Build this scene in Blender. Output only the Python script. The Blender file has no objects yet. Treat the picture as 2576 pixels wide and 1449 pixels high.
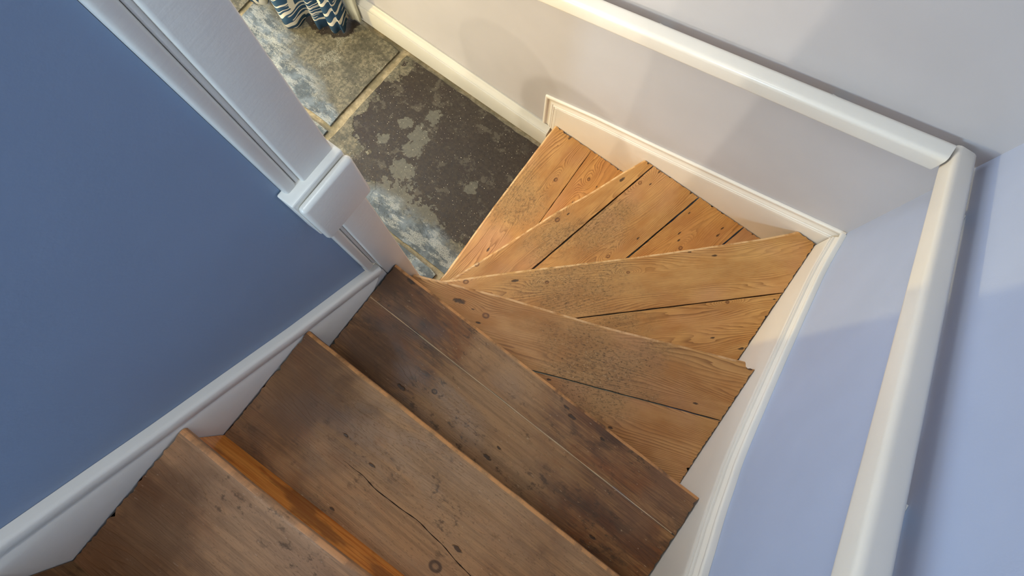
import bpy, bmesh, math, random
from mathutils import Vector, Matrix
random.seed(7)
S = bpy.context.scene
COL = S.collection

# ---------------------------------------------------------------- camera
FPX = 1512.765
CAMP = Vector((0.45396753, -0.3018791, 2.52648934))
RW = Matrix(((0.8027527975769038, 0.5962901520331463, 0.005099075479127895),
             (-0.5861230598581123, 0.7874337309719016, 0.1908084852155018),
             (0.1097620366293289, -0.15616073103042927, 0.9816140389170399)))
cam_d = bpy.data.cameras.new('camera')
cam_d.sensor_width = 36
cam_d.lens = FPX / 2576 * 36
cam_d.clip_start = 0.02
cam = bpy.data.objects.new('camera', cam_d)
COL.objects.link(cam)
cam.matrix_world = Matrix.Translation(CAMP) @ RW.transposed().to_4x4()
S.camera = cam

def up(px, py, ax, val):
    """measured photo pixel -> world point on the plane ax = val"""
    d = RW.transposed() @ Vector(((px - 1288) / FPX, -(py - 724.5) / FPX, -1))
    i = 'xyz'.index(ax)
    return CAMP + d * ((val - CAMP[i]) / d[i])

# ---------------------------------------------------------------- colour / world / lights
S.view_settings.view_transform = 'Standard'
S.view_settings.look = 'None'
S.view_settings.exposure = 0.0
S.view_settings.gamma = 1.0
S.view_settings.use_curve_mapping = False

def lin(r, g, b):
    def f(c):
        c /= 255.0
        return c / 12.92 if c <= .04045 else ((c + .055) / 1.055) ** 2.4
    return (f(r), f(g), f(b), 1)

w = bpy.data.worlds.new('world'); S.world = w
w.use_nodes = True
bg = w.node_tree.nodes['Background']
bg.inputs[0].default_value = (0.38, 0.56, 1.0, 1)
bg.inputs[1].default_value = 0.22

def light(name, kind, loc, energy, color, size=.05, target=None, sy=None, spread=None, soft=None):
    d = bpy.data.lights.new(name, kind)
    d.energy = energy; d.color = color
    if kind == 'AREA':
        d.shape = 'RECTANGLE'; d.size = size; d.size_y = sy or size
        if spread: d.spread = spread
    else:
        d.shadow_soft_size = size
    o = bpy.data.objects.new(name, d); COL.objects.link(o)
    o.location = loc
    if target is not None:
        o.rotation_euler = (Vector(target) - Vector(loc)).to_track_quat('-Z', 'Y').to_euler()
    return o
LIGHTS = [
    ('downstairs_lamp', 'POINT', (-2.30, -1.083, 1.20), 126, (1, .77, .31), .03),
    ('downstairs_lamp', 'POINT', (-1.35, -1.915, 1.22), 84, (1, .89, .71), .03),
    ('downstairs_lamp', 'POINT', (-0.95, -2.520, 1.22), 54, (1, .87, .64), .03),
    ('room_window_light', 'AREA', (-3.1, -.2, 1.45), 24, (.5, .67, 1), 1.3, (-.6, .1, .3), 1.2),
    ('added_glare_light', 'AREA', (-2.15, .42, 2.37), 38.5, (.73, .87, 1), 2.1, (-2.15, .42, 0), .5),  # no known source: cool area light added for glare on the slate
    ('landing_window_light', 'AREA', (.10, -2.4, 2.6), 25, (.58, .81, 1), .35, (.9, -.3, 1.3), .35, 2.2),
    ('stairwell_ceiling_light', 'AREA', (.10, -.45, 3.25), 6.2, (.93, 1, 1), .6, (.30, -.45, 1), .16, 2.4),
]
for a in LIGHTS: light(*a)

# ---------------------------------------------------------------- node helpers
class NT:
    def __init__(s, name):
        s.m = bpy.data.materials.new(name); s.m.use_nodes = True
        s.t = s.m.node_tree; s.t.nodes.clear()
        s.out = s.t.nodes.new('ShaderNodeOutputMaterial')
        s.b = s.t.nodes.new('ShaderNodeBsdfPrincipled')
        s.t.links.new(s.b.outputs[0], s.out.inputs[0])
    def put(s, sock, v):
        if isinstance(v, bpy.types.NodeSocket): s.t.links.new(v, sock)
        elif v is not None:
            if hasattr(sock, 'default_value'):
                try: sock.default_value = v
                except Exception: sock.default_value = (v, v, v)
    def node(s, kind, **kw):
        n = s.t.nodes.new(kind)
        for k, v in kw.items(): setattr(n, k, v)
        return n
    def mth(s, op, a, b=None, c=None, clamp=False):
        n = s.node('ShaderNodeMath', operation=op, use_clamp=clamp)
        s.put(n.inputs[0], a)
        if b is not None: s.put(n.inputs[1], b)
        if c is not None: s.put(n.inputs[2], c)
        return n.outputs[0]
    def add(s, a, b): return s.mth('ADD', a, b)
    def sub(s, a, b): return s.mth('SUBTRACT', a, b)
    def mul(s, a, b, clamp=False): return s.mth('MULTIPLY', a, b, clamp=clamp)
    def vm(s, op, a, b=None):
        n = s.node('ShaderNodeVectorMath', operation=op)
        s.put(n.inputs[0], a)
        if b is not None: s.put(n.inputs[1], b)
        return n.outputs[0] if op not in ('LENGTH', 'DISTANCE', 'DOT_PRODUCT') else n.outputs[1]
    def attr(s, name):
        n = s.node('ShaderNodeAttribute', attribute_type='OBJECT', attribute_name=name)
        return n
    def xyz(s, v):
        n = s.node('ShaderNodeSeparateXYZ'); s.put(n.inputs[0], v); return n.outputs
    def vec(s, x, y, z=0.0):
        n = s.node('ShaderNodeCombineXYZ')
        for i, q in enumerate((x, y, z)): s.put(n.inputs[i], q)
        return n.outputs[0]
    def noise(s, v, scale, detail=2, rough=.5, dist=0):
        n = s.node('ShaderNodeTexNoise'); s.put(n.inputs['Vector'], v)
        n.inputs['Scale'].default_value = scale; n.inputs['Detail'].default_value = detail
        n.inputs['Roughness'].default_value = rough; n.inputs['Distortion'].default_value = dist
        return n.outputs[0]
    def vor(s, v, scale, feature='F1'):
        n = s.node('ShaderNodeTexVoronoi', feature=feature); s.put(n.inputs['Vector'], v)
        n.inputs['Scale'].default_value = scale
        return n.outputs[0]
    def step(s, v, a, b, lo=0.0, hi=1.0):
        n = s.node('ShaderNodeMapRange', interpolation_type='SMOOTHSTEP')
        s.put(n.inputs[0], v)
        n.inputs[1].default_value = a; n.inputs[2].default_value = b
        n.inputs[3].default_value = lo; n.inputs[4].default_value = hi
        return n.outputs[0]
    def mix(s, f, a, b, mode='MIX'):
        n = s.node('ShaderNodeMix', data_type='RGBA', blend_type=mode)
        s.put(n.inputs[0], f); s.put(n.inputs[6], a); s.put(n.inputs[7], b)
        return n.outputs[2]
    def bump(s, h, strength=.3, dist=.002):
        n = s.node('ShaderNodeBump'); n.inputs['Strength'].default_value = strength
        n.inputs['Distance'].default_value = dist
        s.put(n.inputs['Height'], h); s.put(s.b.inputs['Normal'], n.outputs[0])
    def fin(s, col, rough=.5, spec=.5, coat=None):
        s.put(s.b.inputs['Base Color'], col); s.put(s.b.inputs['Roughness'], rough)
        s.b.inputs['Specular IOR Level'].default_value = spec
        if coat: s.b.inputs['Coat Weight'].default_value = coat[0]; s.b.inputs['Coat Roughness'].default_value = coat[1]
        return s.m

def paint(name, rgb, rough=.6, brush=0.0, spec=.4):
    n = NT(name)
    p = n.node('ShaderNodeTexCoord').outputs['Object']
    c = lin(*rgb)
    a = n.noise(p, 3.0, 3)
    d = tuple(x * .93 for x in c[:3]) + (1,)
    col = n.mix(n.step(a, .3, .7), c, d)
    h = n.noise(p, 160, 3)
    if brush:
        h = n.add(n.mul(h, .4), n.noise(n.vm('MULTIPLY', p, (30, 6, 30)), 4, 3))
    n.bump(h, .12 + brush, .0012)
    return n.fin(col, rough, spec)

M = {}
M['wall'] = paint('pale_blue_grey_wall_paint', (191, 189, 193), .55)
M['wall_blue'] = paint('periwinkle_wall_paint', (170, 181, 207), .55)
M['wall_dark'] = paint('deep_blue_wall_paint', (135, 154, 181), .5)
M['white'] = paint('cream_white_gloss_paint', (232, 226, 216), .32, .12, .5)
M['skirt'] = paint('cream_skirting_paint', (198, 197, 190), .4, .08, .4)
M['rail'] = paint('smooth_white_rail_paint', (234, 228, 218), .3, .02, .5)
M['plain'] = paint('ceiling_paint', (225, 225, 222), .8)

# ---------------------------------------------------------------- wood
def wood(name, dark, worn=0.0):
    n = NT(name + ('_worn' if worn else ''))
    p0 = n.node('ShaderNodeTexCoord').outputs['Object']
    seed = n.attr('seed').outputs['Fac']
    sv = n.vec(n.mul(seed, 3.7), n.mul(seed, 5.3), n.mul(seed, 1.9))
    x, y, z = n.xyz(p0)
    q = n.vm('ADD', p0, sv)
    K = None; core = None; halo = None; scar = None
    for k in range(4):                              # knots: x, y, radius per board
        kx, ky, kr = n.xyz(n.attr('knot_%d' % k).outputs['Vector'])
        dx = n.mth('DIVIDE', n.sub(x, kx), n.mth('MAXIMUM', kr, .0001))
        dy = n.mth('DIVIDE', n.sub(y, ky), n.mth('MAXIMUM', kr, .0001))
        d2 = n.add(n.mul(n.mul(dx, dx), .12), n.mul(dy, dy))
        g = n.mth('EXPONENT', n.mul(d2, -.16))
        d2b = n.add(n.mul(n.mul(dx, dx), .6), n.mul(dy, dy))
        c = n.mul(n.step(d2b, 1.0, .5), n.step(d2b, .02, .30, .35, 1.0))
        K = g if K is None else n.mth('MAXIMUM', K, g)
        core = c if core is None else n.mth('MAXIMUM', core, c)
    for k in range(5):                              # dark scars and nail marks: x, y, length
        kx, ky, kr = n.xyz(n.attr('scar_%d' % k).outputs['Vector'])
        dx = n.mth('DIVIDE', n.sub(x, kx), n.mth('MAXIMUM', kr, .0001))
        dy = n.mth('DIVIDE', n.sub(y, ky), n.mth('MAXIMUM', n.mul(kr, .38), .0001))
        d2 = n.add(n.mul(dx, dx), n.mul(dy, dy))
        d2 = n.add(d2, n.mul(n.sub(n.noise(q, 160, 2), .5), 1.6))
        c = n.step(d2, 1.0, .25)
        scar = c if scar is None else n.mth('MAXIMUM', scar, c)
    low = n.noise(n.vm('MULTIPLY', q, (.8, 5.5, 5.5)), 1.6, 1.5, .45)
    f = n.add(n.add(n.mul(y, 150.0), n.mul(low, 34.0)), n.mul(K, 7.0))
    wob = n.noise(n.vm('MULTIPLY', q, (7, 60, 60)), 1.5, 2)
    f = n.add(f, n.mul(wob, .9))
    fr = n.mth('FRACT', f)
    ring = n.mth('POWER', fr, 2.2)
    ring = n.mul(ring, n.step(fr, 1.0, .93))
    vis = n.step(n.noise(n.vm('MULTIPLY', q, (1.2, 10, 10)), 2, 2), .32, .68, .40, 1.0)
    ring = n.mul(ring, vis)
    fib = n.noise(n.vm('MULTIPLY', q, (14, 420, 420)), 1, 3, .6)
    blot = n.noise(n.vm('MULTIPLY', q, (3.2, 8, 8)), 2.2, 4, .6)
    # walked-on dirt in the middle of the board
    wx, wy, wr = n.xyz(n.attr('wear').outputs['Vector'])
    wd = n.vm('DISTANCE', n.vec(n.mul(x, .75), y), n.vec(n.mul(wx, .75), wy))
    wd = n.mth('DIVIDE', wd, n.mth('MAXIMUM', wr, .001))
    wd = n.add(wd, n.mul(n.sub(n.noise(q, 11, 4), .5), 1.3))
    wear = n.step(wd, 1.15, .15)
    grit = n.noise(n.vm('MULTIPLY', q, (.8, 1.3, 1)), 110, 4, .65)
    gritm = n.mul(n.step(grit, .47, .66), wear)
    pit = n.noise(n.vm('MULTIPLY', q, (.6, 1.4, 1)), 230, 2, .5)
    pitm = n.mul(n.step(pit, .60, .70), n.step(n.add(wear, n.mul(n.noise(q, 5, 2), .6)), .55, 1.0))
    if not dark:
        base = n.mix(n.step(blot, .3, .72), lin(210, 158, 92), lin(188, 130, 66))
        base = n.mix(n.mul(n.step(n.noise(q, 4.2, 2), .5, .75), .6), base, lin(206, 152, 108))
        col = n.mix(n.mul(ring, .88), base, lin(116, 66, 24))
        col = n.mix(n.mul(n.step(fib, .42, .75), .22), col, lin(110, 66, 28))
        col = n.mix(n.mul(wear, .45), col, lin(150, 120, 78))
        col = n.mix(n.mul(gritm, .55), col, lin(92, 72, 44))
        col = n.mix(n.mul(pitm, .6), col, lin(70, 50, 28))
        pale = n.mul(n.step(n.noise(n.vm('ADD', q, (4, 4, 4)), 190, 2), .64, .72), wear)
        col = n.mix(n.mul(pale, .45), col, lin(214, 184, 138))
    else:
        sm = n.noise(n.vm('MULTIPLY', q, (1.3, 3.2, 3.2)), 3.4, 5, .62, .6)
        strk = n.noise(n.vm('MULTIPLY', q, (3.0, 70, 70)), 1.6, 4, .65)
        base = n.mix(n.step(sm, .38, .60), lin(98, 60, 24), lin(152, 112, 70))
        base = n.mix(n.step(strk, .38, .66, .0, .65), base, lin(86, 54, 28))
        r2 = n.noise(n.vm('ADD', n.vm('MULTIPLY', q, (1.2, 2.5, 2)), (9, 2, 5)), 4.5, 5, .65, .8)
        base = n.mix(n.mul(n.step(r2, .50, .66), .75), base, lin(126, 76, 30))
        base = n.mix(n.mul(n.step(r2, .46, .34), .7), base, lin(62, 42, 20))
        base = n.mix(n.mul(n.step(n.noise(n.vm('ADD', q, (1, 7, 3)), 3.1, 3), .48, .68), .4), base, lin(154, 122, 94))
        col = n.mix(n.mul(ring, .40), base, lin(66, 38, 16))
        col = n.mix(n.mul(n.step(fib, .42, .72), .42), col, lin(56, 32, 14))
        col = n.mix(n.mul(wear, .65), col, lin(172, 140, 104))
        col = n.mix(n.mul(n.mul(n.step(strk, .45, .62), wear), .35), col, lin(110, 82, 52))
        smud = n.step(n.noise(n.vm('MULTIPLY', n.vm('ADD', q, (3, 3, 8)), (1, 1.6, 1)), 38, 5, .7), .53, .66)
        smud = n.mul(smud, n.step(n.noise(n.vm('ADD', q, (6, 2, 8)), 8, 3), .48, .62))
        col = n.mix(n.mul(smud, .7), col, lin(62, 46, 26))
        col = n.mix(n.mul(pitm, .22), col, lin(50, 34, 18))
        pale = n.step(n.noise(n.vm('MULTIPLY', n.vm('ADD', q, (4, 4, 4)), (.5, 1.5, 1)), 150, 2), .70, .76)
        col = n.mix(n.mul(pale, .40), col, lin(196, 176, 150))
        red = n.attr('rusty').outputs['Vector']
        rx, ry, rr = n.xyz(red)
        rd = n.mth('DIVIDE', n.vm('DISTANCE', n.vec(x, y), n.vec(rx, ry)), n.mth('MAXIMUM', rr, .001))
        rd = n.add(rd, n.mul(n.sub(n.noise(q, 9, 4), .5), 1.8))
        col = n.mix(n.mul(n.step(rd, 1.15, .2), .75), col, lin(76, 48, 18))
    kn = n.mix(n.step(n.noise(q, 90, 3), .35, .7), lin(120, 72, 34), lin(70, 40, 18)) if not dark else lin(46, 28, 14)
    col = n.mix(n.mul(core, .8), col, kn)
    col = n.mix(n.mul(scar, .85), col, lin(46, 32, 20))
    if worn:
        wl = n.step(n.noise(n.vm('MULTIPLY', q, (3, 1, 1)), 9, 4, .6), .34, .6)
        col = n.mix(n.mul(wl, worn), col, lin(206, 152, 98) if dark else lin(240, 202, 150))
    tint = n.attr('tint').outputs['Color']
    col = n.mix(1.0, col, tint, 'MULTIPLY')
    h = n.sub(n.mul(fib, .35), n.add(n.mul(ring, .35), n.add(n.mul(pitm, .35 if dark else 1.0), n.mul(scar, 1.5))))
    h = n.add(h, n.mul(grit, .25))
    n.bump(h, .45, .0016)
    ro = n.add(n.step(blot, .3, .7, .36, .5), n.mul(wear, .12)) if not dark else n.step(sm if dark else blot, .35, .65, .44, .62)
    return n.fin(col, ro, .45)
M['pine'] = wood('waxed_old_pine', False)
M['oak'] = wood('dark_stained_boards', True)
M['waxed_old_pine_worn'] = wood('waxed_old_pine', False, .6)
M['dark_stained_boards_worn'] = wood('dark_stained_boards', True, .6)

n = NT('orange_varnished_wood')
p = n.node('ShaderNodeTexCoord').outputs['Object']
f = n.noise(n.vm('MULTIPLY', p, (2, 30, 30)), 3, 4, .6, .5)
g = n.noise(p, 7, 4)
c = n.mix(n.step(f, .35, .65), lin(250, 162, 66), lin(214, 118, 34))
c = n.mix(n.mul(n.step(g, .52, .62), .65), c, lin(120, 66, 24))
n.bump(f, .2, .002)
M['varnish'] = n.fin(c, .25, .6)

n = NT('dried_glue')
M['glue'] = n.fin(lin(206, 168, 124), .6, .3)
n = NT('dark_gap_dirt')
M['gap'] = n.fin(lin(34, 24, 16), .9, .1)

# ---------------------------------------------------------------- slate
def slate():
    n = NT('old_slate_flagstone')
    p = n.node('ShaderNodeTexCoord').outputs['Object']
    seed = n.attr('seed').outputs['Fac']
    q = n.vm('ADD', p, n.vec(n.mul(seed, 2.3), n.mul(seed, 4.1), 0.0))
    x, y, z = n.xyz(p)
    warp = n.noise(q, 7, 5, .62)
    warp2 = n.noise(n.vm('ADD', q, (5, 5, 5)), 7, 5, .62)
    cx, cy, cr = n.xyz(n.attr('patch').outputs['Vector'])   # worn dark island in the slab
    warpf = n.noise(q, 26, 6, .68)
    def blob(at, edge=.03, amp=1.5, squash=.8, wn=None):
        bx, by, br = n.xyz(n.attr(at).outputs['Vector'])
        dx = n.mul(n.sub(x, bx), squash); dy = n.sub(y, by)
        d = n.mth('DIVIDE', n.mth('SQRT', n.add(n.mul(dx, dx), n.mul(dy, dy))), n.mth('MAXIMUM', br, .001))
        return n.step(n.add(d, n.mul(n.sub(wn or warp, .5), amp)), 1 + edge, 1 - edge)
    isl = blob('patch', .02, 1.3)
    g = None
    for k in range(10):
        b = blob('grey_%d' % k, .05, 3.6, 1.0, warpf)
        g = b if g is None else n.mth('MAXIMUM', g, b)
    fine = n.noise(q, 60, 5, .7)
    grain = n.noise(q, 210, 3, .6)
    mid = n.noise(n.vm('ADD', q, (2, 8, 1)), 12, 6, .7)
    dark = n.mix(n.step(fine, .35, .7), lin(48, 41, 34), lin(64, 55, 45))
    dark = n.mix(n.mul(n.step(mid, .56, .60), .6), dark, lin(92, 86, 74))
    dark = n.mix(n.mul(n.step(warp2, .58, .62), .5), dark, lin(50, 40, 34))
    grey = n.mix(n.step(fine, .35, .68), lin(88, 86, 76), lin(102, 98, 86))
    olive = n.mix(n.step(fine, .38, .62), lin(84, 82, 68), lin(124, 116, 97))
    olive = n.mix(n.mul(n.step(mid, .44, .60), .65), olive, lin(68, 66, 56))
    inner = n.mix(g, dark, grey)
    col = n.mix(isl, olive, inner)
    speck = n.step(n.noise(n.vm('ADD', q, (3, 3, 3)), 170, 1), .715, .76)
    col = n.mix(n.mul(speck, .85), col, lin(226, 216, 190))
    glare_mask = None  # bluish window glare, painted into the stone colour
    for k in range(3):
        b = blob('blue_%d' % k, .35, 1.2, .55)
        glare_mask = b if glare_mask is None else n.mth('MAXIMUM', glare_mask, b)
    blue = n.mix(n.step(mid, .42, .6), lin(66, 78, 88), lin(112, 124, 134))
    col = n.mix(n.mul(glare_mask, .8), col, blue)
    crust = n.mul(n.mul(n.step(n.noise(n.vm('MULTIPLY', n.vm('ADD', q, (2, 6, 2)), (.6, 1.6, 1)), 9, 7, .75), .50, .545), glare_mask), n.step(grain, .36, .5))
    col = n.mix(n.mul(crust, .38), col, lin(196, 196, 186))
    pale = n.mul(n.step(n.noise(n.vm('ADD', q, (7, 1, 2)), 5, 6, .72), .56, .60), n.step(grain, .4, .6))
    pale = n.mul(pale, n.sub(1.0, n.mul(isl, .9)))
    col = n.mix(n.mul(pale, .45), col, lin(180, 178, 160))
    h = n.add(n.mul(fine, .4), n.mul(n.noise(q, 9, 4), 1.0))
    h = n.sub(h, n.mul(isl, .35))
    n.bump(h, .5, .006)
    ro = n.add(n.mul(isl, -.02), n.step(fine, .3, .7, .44, .6))
    return n.fin(col, ro, .3)
M['slate'] = slate()
n = NT('sandy_lime_grout')
p = n.node('ShaderNodeTexCoord').outputs['Object']
f = n.noise(p, 40, 5, .7)
n.bump(f, .6, .004)
c = n.mix(n.step(f, .35, .65), lin(138, 126, 100), lin(172, 158, 130))
c = n.mix(n.mul(n.step(n.noise(p, 9, 3), .5, .6), .6), c, lin(112, 106, 84))
M['grout'] = n.fin(c, .8, .2)

# ---------------------------------------------------------------- curtain cloth 
n = NT('navy_wave_print_cotton')
uv = n.node('ShaderNodeUVMap').outputs[0]
u, v, _ = n.xyz(uv)
wx = n.noise(uv, 4.0, 1, .3)
field = n.add(n.mul(v, 15.0), n.add(n.mul(n.mth('SINE', n.mul(u, 26.0)), .35), n.mul(wx, 5.0)))
fr = n.mth('FRACT', field)
wid = n.step(n.noise(n.vm('ADD', uv, (3, 3, 0)), 7, 1), .35, .65, .10, .34)
band = n.mth('LESS_THAN', n.mth('ABSOLUTE', n.sub(fr, .5)), n.mul(wid, .5))
fr2 = n.mth('FRACT', n.mul(field, 2.7))
thin = n.mth('LESS_THAN', n.mth('ABSOLUTE', n.sub(fr2, .5)), .11)
thin = n.mul(thin, n.step(n.noise(n.vm('ADD', uv, (9, 1, 0)), 6, 1), .50, .53))
blob = n.step(n.noise(n.vm('ADD', n.vm('MULTIPLY', uv, (1, .8, 1)), (5, 5, 0)), 13, 1, .3), .615, .63)
cream = n.mth('MAXIMUM', n.mth('MAXIMUM', band, thin), blob)
navy = n.mix(n.noise(uv, 9, 2), lin(34, 62, 92), lin(66, 98, 126))
col = n.mix(cream, navy, lin(226, 222, 208))
n.bump(n.noise(n.vm('MULTIPLY', uv, (400, 400, 1)), 3, 1), .1, .001)
M['print'] = n.fin(col, .85, .15)
M['lining'] = paint('cream_curtain_lining', (222, 222, 200), .9)

# ---------------------------------------------------------------- mesh helpers
def obj(name, bm, mat, parent=None, smooth=None, flatbig=None, mat2=None, **props):
    me = bpy.data.meshes.new(name)
    bmesh.ops.recalc_face_normals(bm, faces=bm.faces)
    bm.to_mesh(me); bm.free()
    if mat: me.materials.append(mat)
    if mat2: me.materials.append(mat2)
    if smooth:
        for pl in me.polygons: pl.use_smooth = flatbig is None or pl.area < flatbig
        if flatbig: crisp(me, smooth)
        else: me.set_sharp_from_angle(angle=math.radians(smooth))
    o = bpy.data.objects.new(name, me); COL.objects.link(o)
    if parent: o.parent = parent
    for k, v in props.items(): o[k] = v
    return o
def crisp(me, angle):
    me.set_sharp_from_angle(angle=math.radians(angle))
    if 'sharp_edge' not in me.attributes: me.attributes.new('sharp_edge', 'BOOLEAN', 'EDGE')
    att = me.attributes['sharp_edge'].data
    ek = {tuple(sorted(e.vertices)): e.index for e in me.edges}
    for pl in me.polygons:
        if abs(pl.normal.z) > .999:
            for k in pl.edge_keys: att[ek[tuple(sorted(k))]].value = True
def struct(name, bm, mat, smooth=None, label=None):
    o = obj(name, bm, mat, None, smooth, kind='structure')
    if label: o['label'] = label
    return o
def thing(name, label, cat, loc=(0, 0, 0), group=None):
    o = bpy.data.objects.new(name, None); COL.objects.link(o)
    o.location = loc; o['label'] = label; o['category'] = cat
    o.empty_display_size = .05
    if group: o['group'] = group
    return o
def tag(o, label, cat, group=None):
    o['label'] = label; o['category'] = cat
    if group: o['group'] = group
    return o
def box(bm, x0, y0, z0, x1, y1, z1):
    vs = [bm.verts.new((x, y, z)) for x in (x0, x1) for y in (y0, y1) for z in (z0, z1)]
    for f in ((0, 1, 3, 2), (4, 6, 7, 5), (0, 4, 5, 1), (2, 3, 7, 6), (0, 2, 6, 4), (1, 5, 7, 3)):
        bm.faces.new([vs[i] for i in f])
    return vs
def bxo(name, dims, mat, parent=None, bev=0.0, seg=3, smooth=40, **props):
    bm = bmesh.new(); box(bm, *dims)
    if bev: bmesh.ops.bevel(bm, geom=bm.edges[:], offset=bev, segments=seg, profile=.5, affect='EDGES', clamp_overlap=True)
    return obj(name, bm, mat, parent, smooth if bev else None, **props)

# ---------------------------------------------------------------- dimensions
W = .96          # tread width to right string face
XC = .984        # right wall
YU = .731        # far string face
YC = .744        # far wall
XL = -.022       # left wall face
RISE = .2

# ---------------------------------------------------------------- room shell
bm = bmesh.new(); box(bm, XC, -3.2, -.05, XC + .1, YC + .1, 3.3)
struct('wall_right', bm, M['wall_blue'], label='pale periwinkle wall behind the longer handrail')
bm = bmesh.new(); box(bm, -3.3, YC, -.05, XC, YC + .1, 3.3)
struct('wall_far', bm, M['wall'], label='pale wall beyond the winding steps')
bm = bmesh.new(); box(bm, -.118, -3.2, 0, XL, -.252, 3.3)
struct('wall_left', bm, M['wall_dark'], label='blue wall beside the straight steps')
bm = bmesh.new(); box(bm, -3.4, -3.2, -.05, -3.3, YC + .1, 2.45)
struct('wall_room', bm, M['wall'])
bm = bmesh.new(); box(bm, -3.3, -3.3, -.05, -.118, -3.2, 2.45)
struct('wall_near', bm, M['wall'])
bm = bmesh.new(); box(bm, -3.3, -3.2, 2.4, -.118, YC, 2.48)
struct('ceiling', bm, M['plain'])
bm = bmesh.new(); box(bm, -3.3, -3.2, -.06, XC, YC, -.012)
struct('floor', bm, M['grout'], label='sandy grout bed under the slate flagstones')

# ---------------------------------------------------------------- flagstones
def flag(pts, seed, patch, label, grp='slate flagstones of the lower floor', grey=(), blue=()):
    c = Vector((sum(a for a, b in pts) / len(pts), sum(b for a, b in pts) / len(pts), 0))
    rnd = random.Random(int(seed * 10))
    out = []
    for i in range(len(pts)):
        a = Vector(pts[i]); b = Vector(pts[(i + 1) % len(pts)])
        k = max(2, int((b - a).length / .03)); nrm = Vector((-(b - a).y, (b - a).x)).normalized()
        for j in range(k):
            q = a.lerp(b, j / k)
            q = q + nrm * rnd.uniform(-.0005, .005)
            out.append(q)
    bm = bmesh.new()
    lo = [bm.verts.new((q.x - c.x, q.y - c.y, -.011)) for q in out]
    hi = [bm.verts.new((q.x - c.x, q.y - c.y, 0)) for q in out]
    N = len(out)
    bm.faces.new(hi)
    bm.faces.new(lo[::-1])
    sd = [bm.faces.new((lo[i], lo[(i + 1) % N], hi[(i + 1) % N], hi[i])) for i in range(N)]
    ed = [e for e in bm.edges if e.verts[0].co.z > -.001 and e.verts[1].co.z > -.001]
    bmesh.ops.bevel(bm, geom=ed, offset=.003, segments=2, profile=.5, affect='EDGES')
    o = obj('flagstone', bm, M['slate'], None, 50, flatbig=.004, seed=float(seed), patch=[patch[0] - c.x, patch[1] - c.y, patch[2]])
    o.location = c
    for i in range(10):
        o['grey_%d' % i] = [grey[i][0] - c.x, grey[i][1] - c.y, grey[i][2]] if i < len(grey) else [9.0, 9.0, .01]
    for i in range(3):  # spots of painted window glare on this slab
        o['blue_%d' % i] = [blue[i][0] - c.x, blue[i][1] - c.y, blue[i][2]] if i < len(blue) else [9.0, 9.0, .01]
    tag(o, label, 'flagstone', grp)
    return o
Y1 = .018
flag([(-.895, .004), (-.60, -.008), (-.30, -.020), (-.02, -.030), (.0, .69), (-.876, .69)], 1.3, (-.42, .42, .37),
     'large dark slate flagstone at the foot of the bottom step',
     grey=[(*up(*q, 'z', 0).xy, rr) for q, rr in (((985, 500), .10), ((1050, 560), .09), ((1055, 340), .046), ((1090, 296), .034), ((880, 370), .05), ((1185, 470), .030), ((1022, 312), .030), ((1038, 378), .044), ((1012, 425), .052), ((962, 350), .026))],
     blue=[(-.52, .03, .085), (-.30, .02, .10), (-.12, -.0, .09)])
flag([(-1.62, .215), (-.932, .208), (-.914, .69), (-1.62, .69)], 2.1, (-1.3, .66, .12),
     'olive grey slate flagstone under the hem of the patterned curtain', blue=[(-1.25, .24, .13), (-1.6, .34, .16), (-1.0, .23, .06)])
flag([(-1.9, -.5), (-.93, -.5), (-.925, .185), (-1.9, .19)], 3.4, (-1.5, -.1, .1),
     'slate flagstone with painted bluish glare, glimpsed past the casing, left of the tan grout joint', blue=[(-1.3, .1, .3)])
flag([(-.90, -.5), (-.13, -.5), (-.125, -.043), (-.28, -.036), (-.42, -.030), (-.895, -.010)], 4.2, (-.7, -.3, .1),
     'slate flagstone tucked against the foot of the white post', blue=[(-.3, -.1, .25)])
flag([(-2.5, .205), (-1.645, .21), (-1.645, .69), (-2.5, .69)], 5.5, (-2.2, .4, .15),
     'slate flagstone behind the hanging curtain')

# ---------------------------------------------------------------- boards and treads
def clip(poly, a, b):
    """keep the part of poly left of the line a -> b"""
    d = b - a; out = []
    for i in range(len(poly)):
        p, q = poly[i], poly[(i + 1) % len(poly)]
        sp = d.x * (p[0].y - a.y) - d.y * (p[0].x - a.x)
        sq = d.x * (q[0].y - a.y) - d.y * (q[0].x - a.x)
        if sp >= 0: out.append(p)
        if (sp >= 0) != (sq >= 0):
            t = sp / (sp - sq)
            pt = p[0].lerp(q[0], t)
            out.append((pt, p[1] if sp < 0 else 'cut'))   # tag = kind of the edge leaving this vertex
    return out

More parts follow.
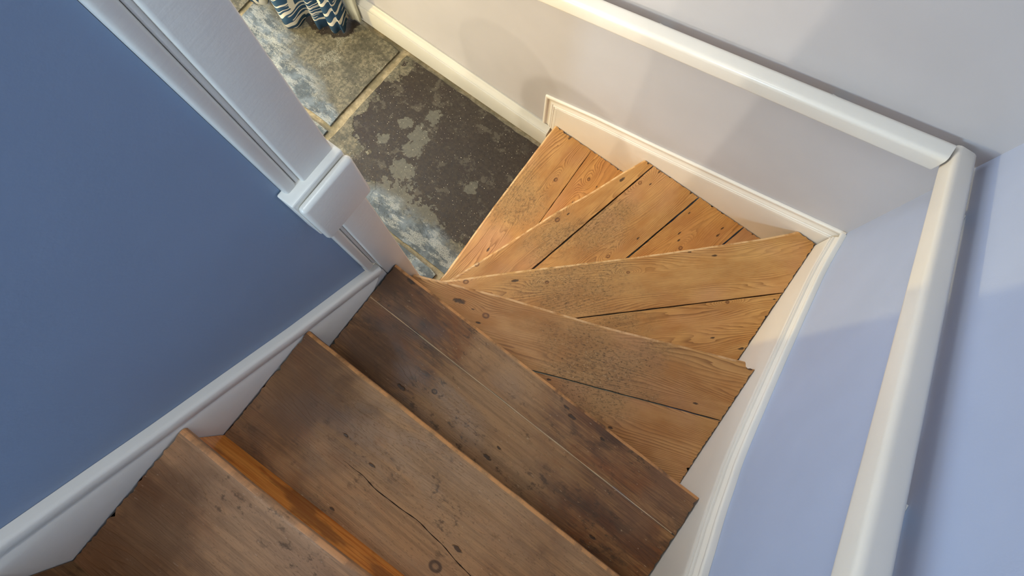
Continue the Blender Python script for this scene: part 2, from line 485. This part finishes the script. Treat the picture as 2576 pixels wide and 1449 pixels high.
def board(name, poly, z, th, gdir, mat, parent, origin, rad=.010, jit=.004, knots=(), scars=(), wear=None, seed=1.0,
          tint=(1, 1, 1), rusty=None, label=None):
    """poly: list of (Vector2, tag); tag nose / end / back / cut of the edge that leaves the vertex"""
    c = sum((p for p, _ in poly), Vector((0, 0))) / len(poly)
    ang = math.atan2(gdir.y, gdir.x)
    rot = Matrix.Rotation(-ang, 2)
    rnd = random.Random(int(seed * 100))
    pts = []
    for i, (p, t) in enumerate(poly):
        q = poly[(i + 1) % len(poly)][0]
        L = (q - p).length
        if L < .0008: continue
        pts.append((p, t))
        nrm = Vector((-(q - p).y, (q - p).x)).normalized()
        if t == 'end':
            k = max(1, int(L / .006))
            nose_a = poly[i - 1][1] == 'nose'; nose_b = poly[(i + 1) % len(poly)][1] == 'nose'
            for j in range(1, k):
                if (nose_a and L * j / k < .016) or (nose_b and L * (k - j) / k < .016): continue
                dd = rnd.uniform(0, jit) * (1.0 if rnd.random() > .12 else 2.0)
                pts.append((p.lerp(q, j / k) + nrm * dd, t))
        elif t in ('cut', 'nose'):
            k = max(1, int(L / .035))
            for j in range(1, k):
                pts.append((p.lerp(q, j / k) + nrm * rnd.uniform(0, .0014 if t == 'cut' else .001), t))
    loc = [rot @ (p - c) for p, _ in pts]
    N = len(pts)
    # slide of every corner when the nosing edge is rounded over
    ins = []
    for i in range(N):
        e0 = (loc[i] - loc[i - 1]).normalized(); e1 = (loc[(i + 1) % N] - loc[i]).normalized()
        n0 = Vector((-e0.y, e0.x)); n1 = Vector((-e1.y, e1.x))
        a, b_ = pts[i - 1][1] == 'nose', pts[i][1] == 'nose'
        if a and b_:
            m = n0 + n1; m = m / m.length; ins.append(m / max(.5, m.dot(n0)))
        elif a: ins.append(e1 / max(.35, e1.dot(n0)))
        elif b_: ins.append(-e0 / max(.35, (-e0).dot(n1)))
        else: ins.append(Vector((0, 0)))
    bm = bmesh.new()
    prof = []
    for k in range(7):
        a = math.pi / 2 * k / 6
        prof.append((rad * (1 - math.sin(a)), -rad * (1 - math.cos(a))))
    prof += [(0, -th + rad * .8), (rad * .25, -th + rad * .25), (rad * .8, -th)]
    rings = [[bm.verts.new((p.x + v.x * d, p.y + v.y * d, zz)) for p, v in zip(loc, ins)] for d, zz in prof]
    top = bm.faces.new(rings[0]); bm.faces.new(rings[-1][::-1])
    for k in range(len(rings) - 1):
        for i in range(N):
            i2 = (i + 1) % N
            f = bm.faces.new((rings[k][i2], rings[k][i], rings[k + 1][i], rings[k + 1][i2]))
            f.smooth = True
            if 1 <= k < 5 and pts[i][1] == 'nose': f.material_index = 1
    bmesh.ops.triangulate(bm, faces=[f for f in bm.faces if len(f.verts) > 6])
    o = obj(name, bm, mat, parent, None, seed=float(seed), mat2=M[mat.name + '_worn'])
    crisp(o.data, 50)
    o.location = Vector((c.x, c.y, z)) - origin
    o.rotation_euler = (0, 0, ang)
    def L2(pt): return rot @ (Vector((pt[0], pt[1])) - c)
    kk = [(*L2(k), k[2]) for k in knots]
    for i in range(4):
        o['knot_%d' % i] = [float(v) * (1 if j < 2 else .75) for j, v in enumerate(kk[i])] if i < len(kk) else [9.0, 9.0, .01]
    ss = [(*L2(k), k[2]) for k in scars]
    for i in range(5):
        o['scar_%d' % i] = [float(v) for v in ss[i]] if i < len(ss) else [9.0, 9.0, .001]
    o['wear'] = [*(float(v) for v in L2(wear)), float(wear[2])] if wear else [9.0, 9.0, .01]
    o['rusty'] = [*(float(v) for v in L2(rusty)), float(rusty[2])] if rusty else [9.0, 9.0, .01]
    o['tint'] = [float(v) for v in tint]
    if label: o['label'] = label
    return o

def catmull_(pts, k=6):
    pts = [Vector(p) for p in pts]; out = []
    for i in range(len(pts) - 1):
        p0 = pts[max(i - 1, 0)]; p1 = pts[i]; p2 = pts[i + 1]; p3 = pts[min(i + 2, len(pts) - 1)]
        for j in range(k):
            t = j / k
            out.append(.5 * ((2 * p1) + (p2 - p0) * t + (2 * p0 - 5 * p1 + 4 * p2 - p3) * t * t + (3 * p1 - p0 - 3 * p2 + p3) * t ** 3))
    out.append(pts[-1]); return out
def P2(px, py, z):
    v = up(px, py, 'z', z); return Vector((v.x, v.y))

def tread(i, nose, rest, splits, mat, label, grain=None, bands=None, dup_first=None, th=.028, rad=.010, gap=.0016):
    """nose: 2D points (tip -> far end); rest: [(point, tag_of_edge_leaving)...]; splits: lines a->b ordered from nosing backwards"""
    z = RISE * i
    org = Vector((nose[0].x, nose[0].y, z - th))
    root = thing('stair_tread', label, 'stair tread', org, 'wooden stair treads')
    poly = [(p, 'nose') for p in nose[:-1]] + [(nose[-1], rest[0])] + rest[1:]
    # orientation: want nose on the left side when walking?  compute sign
    cur = poly
    ar = sum(poly[k][0].x * poly[(k + 1) % len(poly)][0].y - poly[(k + 1) % len(poly)][0].x * poly[k][0].y for k in range(len(poly)))
    if ar < 0:      # reverse, keeping edge tags
        m = len(cur); cur = [(cur[(m - k) % m][0], cur[(m - k - 1) % m][1]) for k in range(m)]
    parts = []
    rem = cur
    for a, b in splits:
        d = (b - a).normalized(); nrm = Vector((-d.y, d.x))
        # side of the nosing midpoint
        mid = nose[len(nose) // 2] if len(nose) > 2 else (nose[0] + nose[1]) / 2
        side = 1 if nrm.dot(mid - a) > 0 else -1
        o = nrm * gap * .5
        if side > 0:
            parts.append((clip(rem, a + o, b + o), d)); rem = clip(rem, b - o, a - o)
        else:
            parts.append((clip(rem, b - o, a - o), d)); rem = clip(rem, a + o, b + o)
    gd = splits[-1][1] - splits[-1][0] if splits else (nose[-1] - nose[0])
    parts.append((rem, gd.normalized()))
    for k, (pl, d) in enumerate(parts):
        if len(pl) < 3: continue
        bd = (bands or {}).get(k, {})
        g = bd.pop('grain', None) or d
        board('board', pl, z, th, g, mat, root, org, rad=rad, seed=i * 1.7 + k * .61, **bd)
    return root

def U(x): return Vector((x, YU - .0015))
def Rr(y): return Vector((W - .0015, y))
def K(px, py, z, r):
    v = P2(px, py, z); return (v.x, v.y, r)

TW = dict()
# tread 1
z = .2
n1 = [Vector((-.056, -.106)), Vector((-.056, -.06)), P2(1109, 701, z), P2(1240, 520, z), P2(1373, 344, z), U(-.074)]
tread(1, n1, ['end', (U(.345), 'back'), (Vector((.03, -.075)), 'back')],
      [(P2(1353, 565, z), P2(1492, 373, z))], M['pine'], 'bottom winder tread of pale pine, edging the slate floor',
      bands={0: dict(grain=Vector((.02, 1)), knots=[K(1398, 452, z, .012)], scars=[K(1228, 628, z, .012), K(1435, 345, z, .016)],
                     wear=K(1290, 500, z, .16), tint=(.98, 1.0, 1.02)),
             1: dict(grain=Vector((-.01, 1)), knots=[K(1481, 451, z, .010)], scars=[K(1501, 470, z, .006), K(1440, 510, z, .007)],
                     tint=(1.02, .97, .88))})
# tread 2
z = .4
n2 = [Vector((.0, -.125)), Vector((.004, -.1)), P2(1136, 699, z), P2(1244, 631, z), P2(1395, 534, z), P2(1499, 475, z), P2(1570, 430, z), U(.322)]
tread(2, n2, ['end', (U(.915), 'back'), (Vector((.07, -.125)), 'back')],
      [(P2(1343, 674, z), P2(1650, 412, z)), (P2(1585, 643, z), P2(1766, 490, z)), (P2(1823, 612, z), P2(1875, 568, z))],
      M['pine'], 'second winder tread from the floor, split by a wide black crack',
      bands={0: dict(knots=[K(1402, 553, z, .013), K(1200, 665, z, .012)], scars=[K(1565, 452, z, .016), K(1635, 408, z, .015), K(1430, 538, z, .008)],
                     wear=K(1400, 610, z, .13)),
             1: dict(knots=[K(1610, 460, z, .010), K(1530, 645, z, .010)], scars=[K(1742, 482, z, .016), K(1660, 432, z, .010), K(1605, 600, z, .009), K(1637, 463, z, .008)],
                     wear=K(1500, 560, z, .15)),
             2: dict(knots=[K(1712, 624, z, .011)], scars=[K(1709, 587, z, .010), K(1707, 605, z, .009), K(1806, 592, z, .011), K(1817, 575, z, .009), K(1734, 536, z, .007)],
                     tint=(1.0, .93, .80)),
             3: dict(tint=(.95, .95, .95), scars=[K(1895, 588, z, .010)])}, gap=.0042)
# tread 3
z = .6
n3 = [Vector((.02, -.15)), Vector((.032, -.118)), P2(1122, 704, z), P2(1344, 675, z), P2(1581, 647, z), P2(1700, 631, z), P2(1923, 598, z), U(.888)]
tread(3, n3, ['end', (Vector((W - .0015, YU - .005)), 'end'), (Rr(.17), 'back'), (Vector((.09, -.175)), 'back')],
      [(P2(1478, 797, z), P2(1970, 737, z))], M['pine'], 'third winder tread from the floor, kite shaped and reaching into the corner',
      bands={0: dict(grain=P2(1900, 640, z) - P2(1200, 715, z), knots=[K(1376, 710, z, .0085), K(1580, 685, z, .0075), K(1172, 709, z, .012)],
                     scars=[K(1296, 706, z, .014), K(1797, 643, z, .011), K(1735, 634, z, .008)], wear=K(1430, 720, z, .19)),
             1: dict(knots=[K(1830, 760, z, .008)], scars=[K(1865, 877, z, .013), K(1793, 850, z, .009), K(1948, 753, z, .006)],
                     wear=K(1560, 810, z, .10), tint=(.97, .95, .90))}, gap=.0028)
# tread 4
z = .8
n4 = [P2(1043, 688, z), P2(1106, 704, z), P2(1266, 744, z), P2(1369, 775, z), P2(1510, 817, z), P2(1698, 864, z), P2(1876, 909, z)]
tread(4, n4, ['end', (P2(1876, 922, z), 'end'), (Rr(.196), 'end'), (Rr(-.255), 'back'), (Vector((.012, -.245)), 'back')],
      [(P2(1350, 935, z), P2(1817, 1059, z))], M['pine'], 'fourth winder tread from the floor, greyer pine with a chipped outer corner',
      bands={0: dict(grain=P2(1800, 930, z) - P2(1250, 790, z), knots=[K(1222, 794, z, .013)],
                     scars=[K(1155, 757, z, .022), K(1190, 778, z, .006), K(1203, 812, z, .009), K(1750, 1015, z, .009), K(1885, 928, z, .010)],
                     wear=K(1500, 930, z, .20), tint=(.84, .78, .78)),
             1: dict(scars=[K(1536, 1076, z, .010), K(1380, 955, z, .009), K(1812, 1045, z, .013)], wear=K(1480, 985, z, .13), tint=(.84, .78, .78))}, gap=.0022)
# tread 5
z = 1.0
n5 = [Vector((.002, -.188)), P2(1300, 900, z), Rr(-.204)]
tread(5, n5, ['end', (Rr(-.48), 'back'), (Vector((.0015, -.48)), 'end')],
      [(P2(923, 740, z), P2(1693, 1344, z))], M['oak'], 'dark stained top winder tread with a pale glue line along it',
      bands={0: dict(knots=[], scars=[K(1033, 708, z, .016), K(1350, 905, z, .008), K(1438, 1048, z, .014), K(1515, 1105, z, .010), K(1425, 1025, z, .010)],
                     rusty=K(960, 700, z, .07), wear=K(1300, 960, z, .13), tint=(1.12, .98, .82)),
             1: dict(knots=[K(1093, 985, z, .010)], scars=[K(1010, 975, z, .016), K(1255, 1127, z, .009), K(1225, 1150, z, .015), K(1490, 1352, z, .011)],
                     wear=K(1230, 1090, z, .22), rusty=K(940, 870, z, .13), tint=(1.12, .98, .80))}, gap=.0019)
a5, b5 = P2(923, 740, z), P2(1693, 1344, z)
d5 = (b5 - a5); a5 = a5 + d5 * .012; b5 = b5 - d5 * .004; d5 = d5.normalized(); m5 = Vector((-d5.y, d5.x)) * .0009
t5 = [o for o in COL.objects if o.name.startswith('stair_tread')][-1]
bm = bmesh.new(); org = Vector(t5.location)
vs = [bm.verts.new(Vector((*(a5.lerp(b5, k / 40) + m5 * sg * (1 + .25 * math.sin(k * 5.1))), zz)) - org) for zz in (z - .006, z + .0002) for k in range(41) for sg in (-1, 1)]
for k in range(40):
    o_ = 82
    bm.faces.new((vs[o_ + 2 * k], vs[o_ + 2 * k + 2], vs[o_ + 2 * k + 3], vs[o_ + 2 * k + 1]))
    bm.faces.new((vs[2 * k], vs[2 * k + 2], vs[o_ + 2 * k + 2], vs[o_ + 2 * k]))
    bm.faces.new((vs[2 * k + 1], vs[o_ + 2 * k + 1], vs[o_ + 2 * k + 3], vs[2 * k + 3]))
obj('glue_line', bm, M['glue'], t5, label='pale dried glue in the joint')

# tread 6
z = 1.2
n6 = [Vector((.0015, -.437)), P2(1100, 1090, z), Rr(-.444)]
t6 = tread(6, n6, ['end', (Rr(-.75), 'back'), (Vector((.0015, -.75)), 'end')],
      [], M['oak'], 'dark stained straight tread with a long thin crack down its middle',
      bands={0: dict(scars=[K(935, 1170, z, .010), K(870, 1095, z, .008), K(835, 1280, z, .008), K(1150, 1380, z, .014)],
                     knots=[K(1095, 1425, z, .018)], wear=K(1090, 1280, z, .36),
                     rusty=K(740, 980, z, .20), tint=(1.34, 1.18, .97))})
cr = [P2(*q, z) for q in ((862, 1158), (905, 1190), (963, 1246), (1045, 1306), (1110, 1369), (1183, 1449))]
cr += [cr[-1] + (cr[-1] - cr[-3]) * k for k in (.6, 1.2)]
bm = bmesh.new(); org = Vector(t6.location); row = []
for k, q in enumerate(catmull_(cr, 6)):
    wd = .0008 * min(1, .15 + k / 10) * (1 + .35 * math.sin(k * 2.3))
    row.append([bm.verts.new(Vector((q.x, q.y + sg * wd + .0008 * math.sin(k * 1.1), z + .00025)) - org) for sg in (-1, 1)])
for a_, b_ in zip(row, row[1:]): bm.faces.new((a_[0], b_[0], b_[1], a_[1]))
obj('crack', bm, M['gap'], t6, label='long dark crack in the board')

# tread 7
z = 1.4
n7 = [Vector((.0015, -.690)), P2(690, 1268, z), Rr(-.668)]
tread(7, n7, ['end', (Rr(-1.02), 'back'), (Vector((.0015, -1.02)), 'end')], [], M['oak'],
      'straight tread nearest the camera, mauve brown above the orange riser',
      bands={0: dict(wear=K(650, 1330, z, .22), rusty=K(300, 1380, z, .20), tint=(1.42, 1.24, 1.20))}, rad=.012)
# tread 8 (only its nosing corner shows)
n8 = [Vector((.0025, -.944)), Vector((.14, -.943)), Rr(-.935)]
tread(8, n8, ['end', (Rr(-1.3), 'back'), (Vector((.0015, -1.3)), 'end')], [], M['oak'],
      'uppermost wooden tread, above the dark stained riser at the bottom left corner', bands={0: dict(rusty=(.1, -.9, .2), tint=(.9, .85, .8))}, rad=.013)

# risers
def riser(i, a, b, mat, label, back=.020, ext=0):
    d = (b - a).normalized(); nrm = Vector((-d.y, d.x))
    if nrm.dot(Vector((.5, -1.0)) - a) < 0: nrm = -nrm
    p0 = a + nrm * back; p1 = b + nrm * back
    bm = bmesh.new(); t = .015
    c = p0; ang = math.atan2(d.y, d.x); L = (p1 - p0).length
    s = 1 if Vector((-math.sin(ang), math.cos(ang))).dot(nrm) > 0 else -1
    box(bm, 0, min(0, s * t), 0, L, max(0, s * t), RISE - .0285)
    o = obj('stair_riser', bm, mat)
    o.location = (c.x, c.y, RISE * (i - 1) + .0003); o.rotation_euler = (0, 0, ang)
    o['tint'] = [1.0, 1.0, 1.0]; o['seed'] = float(i)
    tag(o, label, 'stair riser', 'stair risers')
    return o
riser(1, Vector((-.055, -.1)), Vector((-.072, YU - .004)), M['pine'], 'pine riser under the bottom winder tread')
riser(2, Vector((.03, -.07)), Vector((.318, YU - .01)), M['pine'], 'pine riser under the second winder tread')
riser(3, Vector((.07, -.1)), Vector((.875, YU - .025)), M['pine'], 'pine riser under the third winder tread')
riser(4, Vector((.04, -.155)), Vector((W - .02, .19)), M['pine'], 'pine riser under the chipped fourth winder tread')
riser(5, Vector((.002, -.190)), Vector((W - .002, -.206)), M['oak'], 'riser under the glued dark winder tread')
riser(6, Vector((.002, -.438)), Vector((W - .002, -.445)), M['oak'], 'riser closed behind the thin black joint')
riser(7, Vector((.002, -.692)), Vector((W - .002, -.672)), M['varnish'], 'orange varnished riser near the bottom left', back=.024)
riser(8, Vector((.002, -.944)), Vector((W - .002, -.935)), M['oak'], 'shadowy dark stained riser whose corner shows at the bottom left', back=.026)

# ---------------------------------------------------------------- swept trim on walls
def sweep(bm, path, prof, to3):
    """path: [(s,z)] in the wall plane; prof: [(inward, out)]; inward is to the right of travel; to3(s,z,out)"""
    rings = []
    V = [Vector(p) for p in path]
    for i, p in enumerate(V):
        d0 = (V[i] - V[i - 1]).normalized() if i else (V[1] - V[0]).normalized()
        d1 = (V[i + 1] - V[i]).normalized() if i < len(V) - 1 else d0
        n0 = Vector((d0.y, -d0.x)); n1 = Vector((d1.y, -d1.x))
        m = (n0 + n1); m = m / m.length; m = m / max(.3, m.dot(n0))
        rings.append([bm.verts.new(to3(*(p + m * a), o)) for a, o in prof])
    for r0, r1 in zip(rings, rings[1:]):
        for j in range(len(prof) - 1):
            bm.faces.new((r0[j], r0[j + 1], r1[j + 1], r1[j]))
    for r in (rings[0], rings[-1]):
        try: bm.faces.new(r)
        except Exception: pass
    return rings

def smoothpath(pts, k=5, it=2):
    pts = [Vector(p) for p in pts]
    for _ in range(it):
        out = [pts[0]]
        for a, b in zip(pts, pts[1:]):
            out += [a.lerp(b, .25), a.lerp(b, .75)]
        out.append(pts[-1]); pts = out
    return [tuple(p) for p in pts]

def ogee(w, d):
    """moulding section of width w standing d off the wall; first point at the wall"""
    k = w
    return [(0, 0), (0, d * .50), (.03 * k, d * .64), (.10 * k, d * .72), (.18 * k, d * .66), (.225 * k, d * .50), (.235 * k, d * .34),
            (.27 * k, d * .25), (.36 * k, d * .24), (.46 * k, d * .34), (.54 * k, d * .56), (.58 * k, d * .66), (.60 * k, d * .66), (.61 * k, d * .48),
            (.645 * k, d * .46), (.655 * k, d * .70), (.69 * k, d * .86), (.74 * k, d * .88), (.76 * k, d * .74), (.80 * k, d * .74), (.82 * k, d * .94), (.90 * k, d * 1.0), (1.0 * k, d)]

# right string ------------------------------------------------
rp = [(.7298, .744), (.60, .762), (.45, .818), (.30, .878), (.18, .927), (.045, .985), (-.069, 1.035), (-.13, 1.075), (-.216, 1.128), (-.281, 1.178), (-.345, 1.222), (-.5, 1.348), (-.75, 1.565), (-1.2, 1.97), (-2.5, 3.12)]
rp = smoothpath(rp)
root = thing('stair_string', 'white string board with grooved moulding climbing under the longer handrail', 'stair string', (XC - .012, .0, .9))
o3 = Vector((XC - .012, 0, .9))
bm = bmesh.new()
sw = .060
# travel towards decreasing y; inward must be downward -> flip sign through s=-y
prof = ogee(sw, .024)
rings = sweep(bm, [(-y, zz) for y, zz in rp], prof + [(sw, 0.0)], lambda s, zz, o: Vector((XC - o - .0003, -s, zz)) - o3)
obj('moulding', bm, M['white'], root, 50)
bm = bmesh.new()
V = [Vector((-y, zz)) for y, zz in rp]
top = []
for i, p in enumerate(V):
    d = ((V[min(i + 1, len(V) - 1)] - V[max(i - 1, 0)])).normalized()
    q = p + Vector((d.y, -d.x)) * (sw - .001); top.append(q)
for i in range(len(top) - 1):
    a, b = top[i], top[i + 1]
    h = .36
    vs = [Vector((x, -s, zz)) - o3 for x in (XC - .024, XC - .0005) for s, zz in ((a.x, a.y), (b.x, b.y), (b.x, b.y - h), (a.x, a.y - h))]
    q = [bm.verts.new(v) for v in vs]
    bm.faces.new(q[:4]); bm.faces.new(q[4:][::-1]); bm.faces.new((q[0], q[1], q[5], q[4])); bm.faces.new((q[3], q[7], q[6], q[2]))
    if i == 0: bm.faces.new((q[0], q[4], q[7], q[3]))
    if i == len(top) - 2: bm.faces.new((q[1], q[2], q[6], q[5]))
bmesh.ops.remove_doubles(bm, verts=bm.verts, dist=1e-5)
obj('string_board', bm, M['white'], root)

# far string --------------------------------------------------
root = thing('stair_string', 'white string board with mitred end rising along the far wall from the floor skirting', 'stair string', (.4, YC - .006, .4))
o3 = Vector((.4, YC - .006, .4))
upath = [(-.140, .142), (-.140, .362), (.082, .444), (.315, .514), (.694, .636), (XC - .001, .733)]
bm = bmesh.new(); uw = .062; ud = .0135
sweep(bm, upath, ogee(uw, ud) + [(uw, 0)], lambda s, zz, o: Vector((s, YC - o - .0003, zz)) - o3)
obj('moulding', bm, M['white'], root, 50)
bm = bmesh.new()
xs = [(-.140 + uw - .001, .362 - .03), (.082, .444 - uw * .95), (.315, .514 - uw * .95), (.694, .636 - uw * .95), (XC - .001, .733 - uw * .95)]
pts = xs + [(XC - .001, .30), (.3, .05), (-.140 + uw - .001, .05)]
for yy in (YC - ud, YC - .0005):
    pass
f = [bm.verts.new(Vector((x, YC - ud, zz)) - o3) for x, zz in pts]
b2 = [bm.verts.new(Vector((x, YC - .0005, zz)) - o3) for x, zz in pts]
bm.faces.new(f); bm.faces.new(b2[::-1])
for i in range(len(pts)): bm.faces.new((f[i], f[(i + 1) % len(pts)], b2[(i + 1) % len(pts)], b2[i]))
obj('string_board', bm, M['white'], root)

# left string -------------------------------------------------
lp = [(-.2225, 1.062), (-.262, 1.096), (-.45, 1.243), (-.60, 1.375), (-.70, 1.462), (-.78, 1.537), (-.872, 1.622), (-1.3, 2.01), (-2.5, 3.10)]
root = thing('stair_string', 'grey white string board capping the steps along the blue wall', 'stair string', (-.011, -.6, 1.3))
o3 = Vector((-.011, -.6, 1.3))
bm = bmesh.new()
prof = [(0, 0), (0, .014), (.0015, .019), (.005, .022), (.030, .022), (.032, .0205), (.035, .0205), (.037, .022), (.36, .022), (.36, 0)]
sweep(bm, [(-y, zz) for y, zz in lp], prof, lambda s, zz, o: Vector((XL + o + .0004, -s, zz)) - o3)
obj('string_board', bm, M['white'], root, 50)

bm = bmesh.new()
q = [(-.2222, .60), (-.2222, 1.045), (-.50, 1.245), (-.50, .60)]
f = [bm.verts.new(Vector((-.0012, y, zz)) - o3) for y, zz in q]; b2 = [bm.verts.new(Vector((XL + .0006, y, zz)) - o3) for y, zz in q]
bm.faces.new(f); bm.faces.new(b2[::-1])
for i in range(4): bm.faces.new((f[i], f[(i + 1) % 4], b2[(i + 1) % 4], b2[i]))
obj('string_foot', bm, M['white'], root)

# ---------------------------------------------------------------- floor skirting on far wall
bm = bmesh.new()
prof = [(.138, 0), (.139, .006), (.136, .010), (.130, .013), (.124, .020), (.119, .026), (.117, .030), (.114, .030), (.113, .034), (.110, .036), (0.001, .036), (0.001, 0)]
xs = [-3.28, -.098]
r = [[bm.verts.new((x, YC - o - .0004, zz)) for zz, o in prof] for x in xs]
for j in range(len(prof)):
    bm.faces.new((r[0][j], r[0][(j + 1) % len(prof)], r[1][(j + 1) % len(prof)], r[1][j]))
bm.faces.new(r[0]); bm.faces.new(r[1][::-1])
struct('baseboard_far', bm, M['skirt'], 40, 'white skirting board along the slate floor')

# ---------------------------------------------------------------- handrails
def rail(name, A, B, wy, h, axis, label):
    """A, B: lower front edge ends; axis = horizontal direction towards the wall"""
    A = Vector(A); B = Vector(B); d = (B - A); L = d.length
    side = Vector(axis); upv = Vector((0, 0, 1))
    bm = bmesh.new()
    vs = []
    for e in (A, B):
        for s, t in ((0, 0), (1, 0), (1, 1), (0, 1)):
            vs.append(bm.verts.new(e + side * wy * s + upv * h * t - A))
    for f in ((0, 3, 2, 1), (4, 5, 6, 7), (0, 1, 5, 4), (1, 2, 6, 5), (2, 3, 7, 6), (3, 0, 4, 7)): bm.faces.new([vs[i] for i in f])
    long_e = [e for e in bm.edges if abs((e.verts[0].co - e.verts[1].co).length - L) < 1e-4]
    short = [e for e in bm.edges if e not in long_e]
    bmesh.ops.bevel(bm, geom=long_e, offset=.013, segments=6, profile=.5, affect='EDGES')
    ends = [e for e in bm.edges if e.calc_face_angle(0) > .9]
    bmesh.ops.bevel(bm, geom=ends, offset=.003, segments=2, profile=.5, affect='EDGES')
    return bm, A
tr = thing('handrail', 'white square-edged handrail along the far wall, highlit by warm light', 'handrail', (-.9, .664, .70), 'wall handrails')
sl = .272
xa, xb = -1.0, .900
za = lambda x: 1.034 + sl * (x - .046)
bm, A = rail('rail', (xa, .664, za(xa)), (xb, .664, za(xb)), .050, .060, (0, 1, 0), '')
o = obj('rail', bm, M['rail'], tr, 45); o.location = A - Vector(tr.location)
for x in (-.55, .2, .66):
    bm = bmesh.new(); box(bm, -.02, 0, -.03, .02, .034, -.004)
    o = obj('bracket', bm, M['rail'], tr); o.location = Vector((x, .7095, za(x) + .014)) - Vector(tr.location)
tr = thing('handrail', 'white handrail climbing the right wall with its sawn end in the corner', 'handrail', (.904, -.9, 1.9), 'wall handrails')
zb = lambda y: 1.29 - .476 * (y - .649)
bm, A = rail('rail', (.904, .726, zb(.726)), (.904, -1.6, zb(-1.6)), .050, .060, (1, 0, 0), '')
o = obj('rail', bm, M['rail'], tr, 45); o.location = A - Vector(tr.location)
for y in (.55, -.1, -.9):
    bm = bmesh.new(); box(bm, 0, -.02, -.03, .034, .02, -.012)
    o = obj('bracket', bm, M['rail'], tr); o.location = Vector((.9495, y, zb(y) + .014)) - Vector(tr.location)

# ---------------------------------------------------------------- white post at the end of the blue wall
root = thing('newel_post', 'tall white painted post ending the blue wall, with a proud stepped block', 'post', (-.06, -.2, 0))
o3 = Vector((-.06, -.2, 0))
def pt(name, dims, bev=.004, mat='white', seg=3, **k):
    dims = [dims[0] - o3.x, dims[1] - o3.y, dims[2], dims[3] - o3.x, dims[4] - o3.y, dims[5]]
    return bxo(name, dims, M[mat], root, bev, seg, **k)
pt('post_shaft', (-.119, -.221, .0, 0, -.150, 3.25), .005)
pt('bead_strip', (-.060, -.2515, 1.105, -.006, -.2290, 3.25), .006, seg=4)
pt('bead_fillet', (-.060, -.2285, 1.105, -.009, -.2205, 3.25), .002)
pt('block_back', (-.02, -.2625, 1.500, .013, -.1445, 1.648), .003)
pt('block_front', (.0135, -.2605, 1.492, .030, -.1425, 1.640), .010, seg=5)

# ---------------------------------------------------------------- curtain
def curtain_mesh(path, z0, z1, thick_dir=None, u0=0.0):
    bm = bmesh.new(); uvl = bm.loops.layers.uv.new('UVMap')
    rows = 16; s = [u0]
    for a, b in zip(path, path[1:]): s.append(s[-1] + (b - a).length)
    cen = sum(path, Vector((0, 0))) / len(path)
    grid = []
    for r in range(rows + 1):
        t = r / rows; zz = z0 + (z1 - z0) * t
        row = []
        for j, p in enumerate(path):
            q = cen + (p - cen) * (1 - .10 * t) + Vector((0, 0))
            hem = .006 * math.sin(j * .7) * (1 - t)
            row.append(bm.verts.new((q.x - cen.x, q.y - cen.y, zz - z0 + hem)))
        grid.append(row)
    for r in range(rows):
        for j in range(len(path) - 1):
            f = bm.faces.new((grid[r][j], grid[r][j + 1], grid[r + 1][j + 1], grid[r + 1][j]))
            for l, (rr, jj) in zip(f.loops, ((r, j), (r, j + 1), (r + 1, j + 1), (r + 1, j))):
                l[uvl].uv = (s[jj], (z1 - z0) * rr / rows)
    return bm, cen
catmull = catmull_
root = thing('curtain', 'navy curtain with cream wave print hanging in folds to the slate floor', 'curtain', (-1.35, .57, .02))
z0 = .02
hem = [P2(*q, z0) for q in ((560, -62), (600, -20), (650, 12), (672, 8), (680, -20), (690, -5), (706, 45), (724, 71), (744, 71), (764, 55), (782, 38), (786, 44), (800, 71), (815, 70), (832, 62), (835, 80), (848, 82), (860, 76), (862, 80), (866, 83), (872, 62), (877, 42))]
path = catmull(hem, 5)
bm, cen = curtain_mesh(path, z0, 1.25)
o = obj('curtain_cloth', bm, M['print'], root, 80); o.location = Vector((cen.x, cen.y, z0)) - Vector(root.location)
md = o.modifiers.new('t', 'SOLIDIFY'); md.thickness = .003
lin_pts = [P2(*q, z0) for q in ((878, 40), (884, 47), (893, 50), (906, 54), (909, 40), (900, 26))]
bm, cen = curtain_mesh(catmull(lin_pts, 5), z0, 1.25)
o = obj('lining', bm, M['lining'], root, 80, label='cream lining turned out at the curtain edge'); o.location = Vector((cen.x, cen.y, z0)) - Vector(root.location)
md = o.modifiers.new('t', 'SOLIDIFY'); md.thickness = .002

# ---------------------------------------------------------------- round-backed chair added unseen behind the post to cast arched shadows
root = thing('chair', 'round-backed wooden chair added unseen behind the white post to shade the far wall', 'chair', (-.53, -.40, 0))
def arch(w, z0, z1, t, y):
    bm = bmesh.new(); pts = [(-w * .86, z0), (w * .86, z0)]
    for k in range(0, 25):
        a = math.pi * k / 24
        pts.append((w * math.cos(a), z1 - w + w * math.sin(a)))
    f = [bm.verts.new((x, y - t / 2 - .10 * (x / w) ** 2 * .0, zz)) for x, zz in pts]
    b = [bm.verts.new((x, y + t / 2, zz)) for x, zz in pts]
    bm.faces.new(f); bm.faces.new(b[::-1])
    for i in range(len(pts)): bm.faces.new((f[i], f[(i + 1) % len(pts)], b[(i + 1) % len(pts)], b[i]))
    return bm
obj('backrest', arch(.165, .47, .80, .022, .08), M['pine'], root)
bm = bmesh.new(); box(bm, -.19, -.30, .42, .19, .095, .455)
bmesh.ops.bevel(bm, geom=bm.edges[:], offset=.012, segments=3, affect='EDGES')
obj('seat', bm, M['pine'], root, 40)
for x in (-.16, .16):
    for y in (-.26, .06):
        bm = bmesh.new(); bmesh.ops.create_cone(bm, segments=12, radius1=.013, radius2=.018, depth=.42, cap_ends=True)
        bmesh.ops.translate(bm, verts=bm.verts, vec=(x, y, .21))
        obj('leg', bm, M['pine'], root, 40)
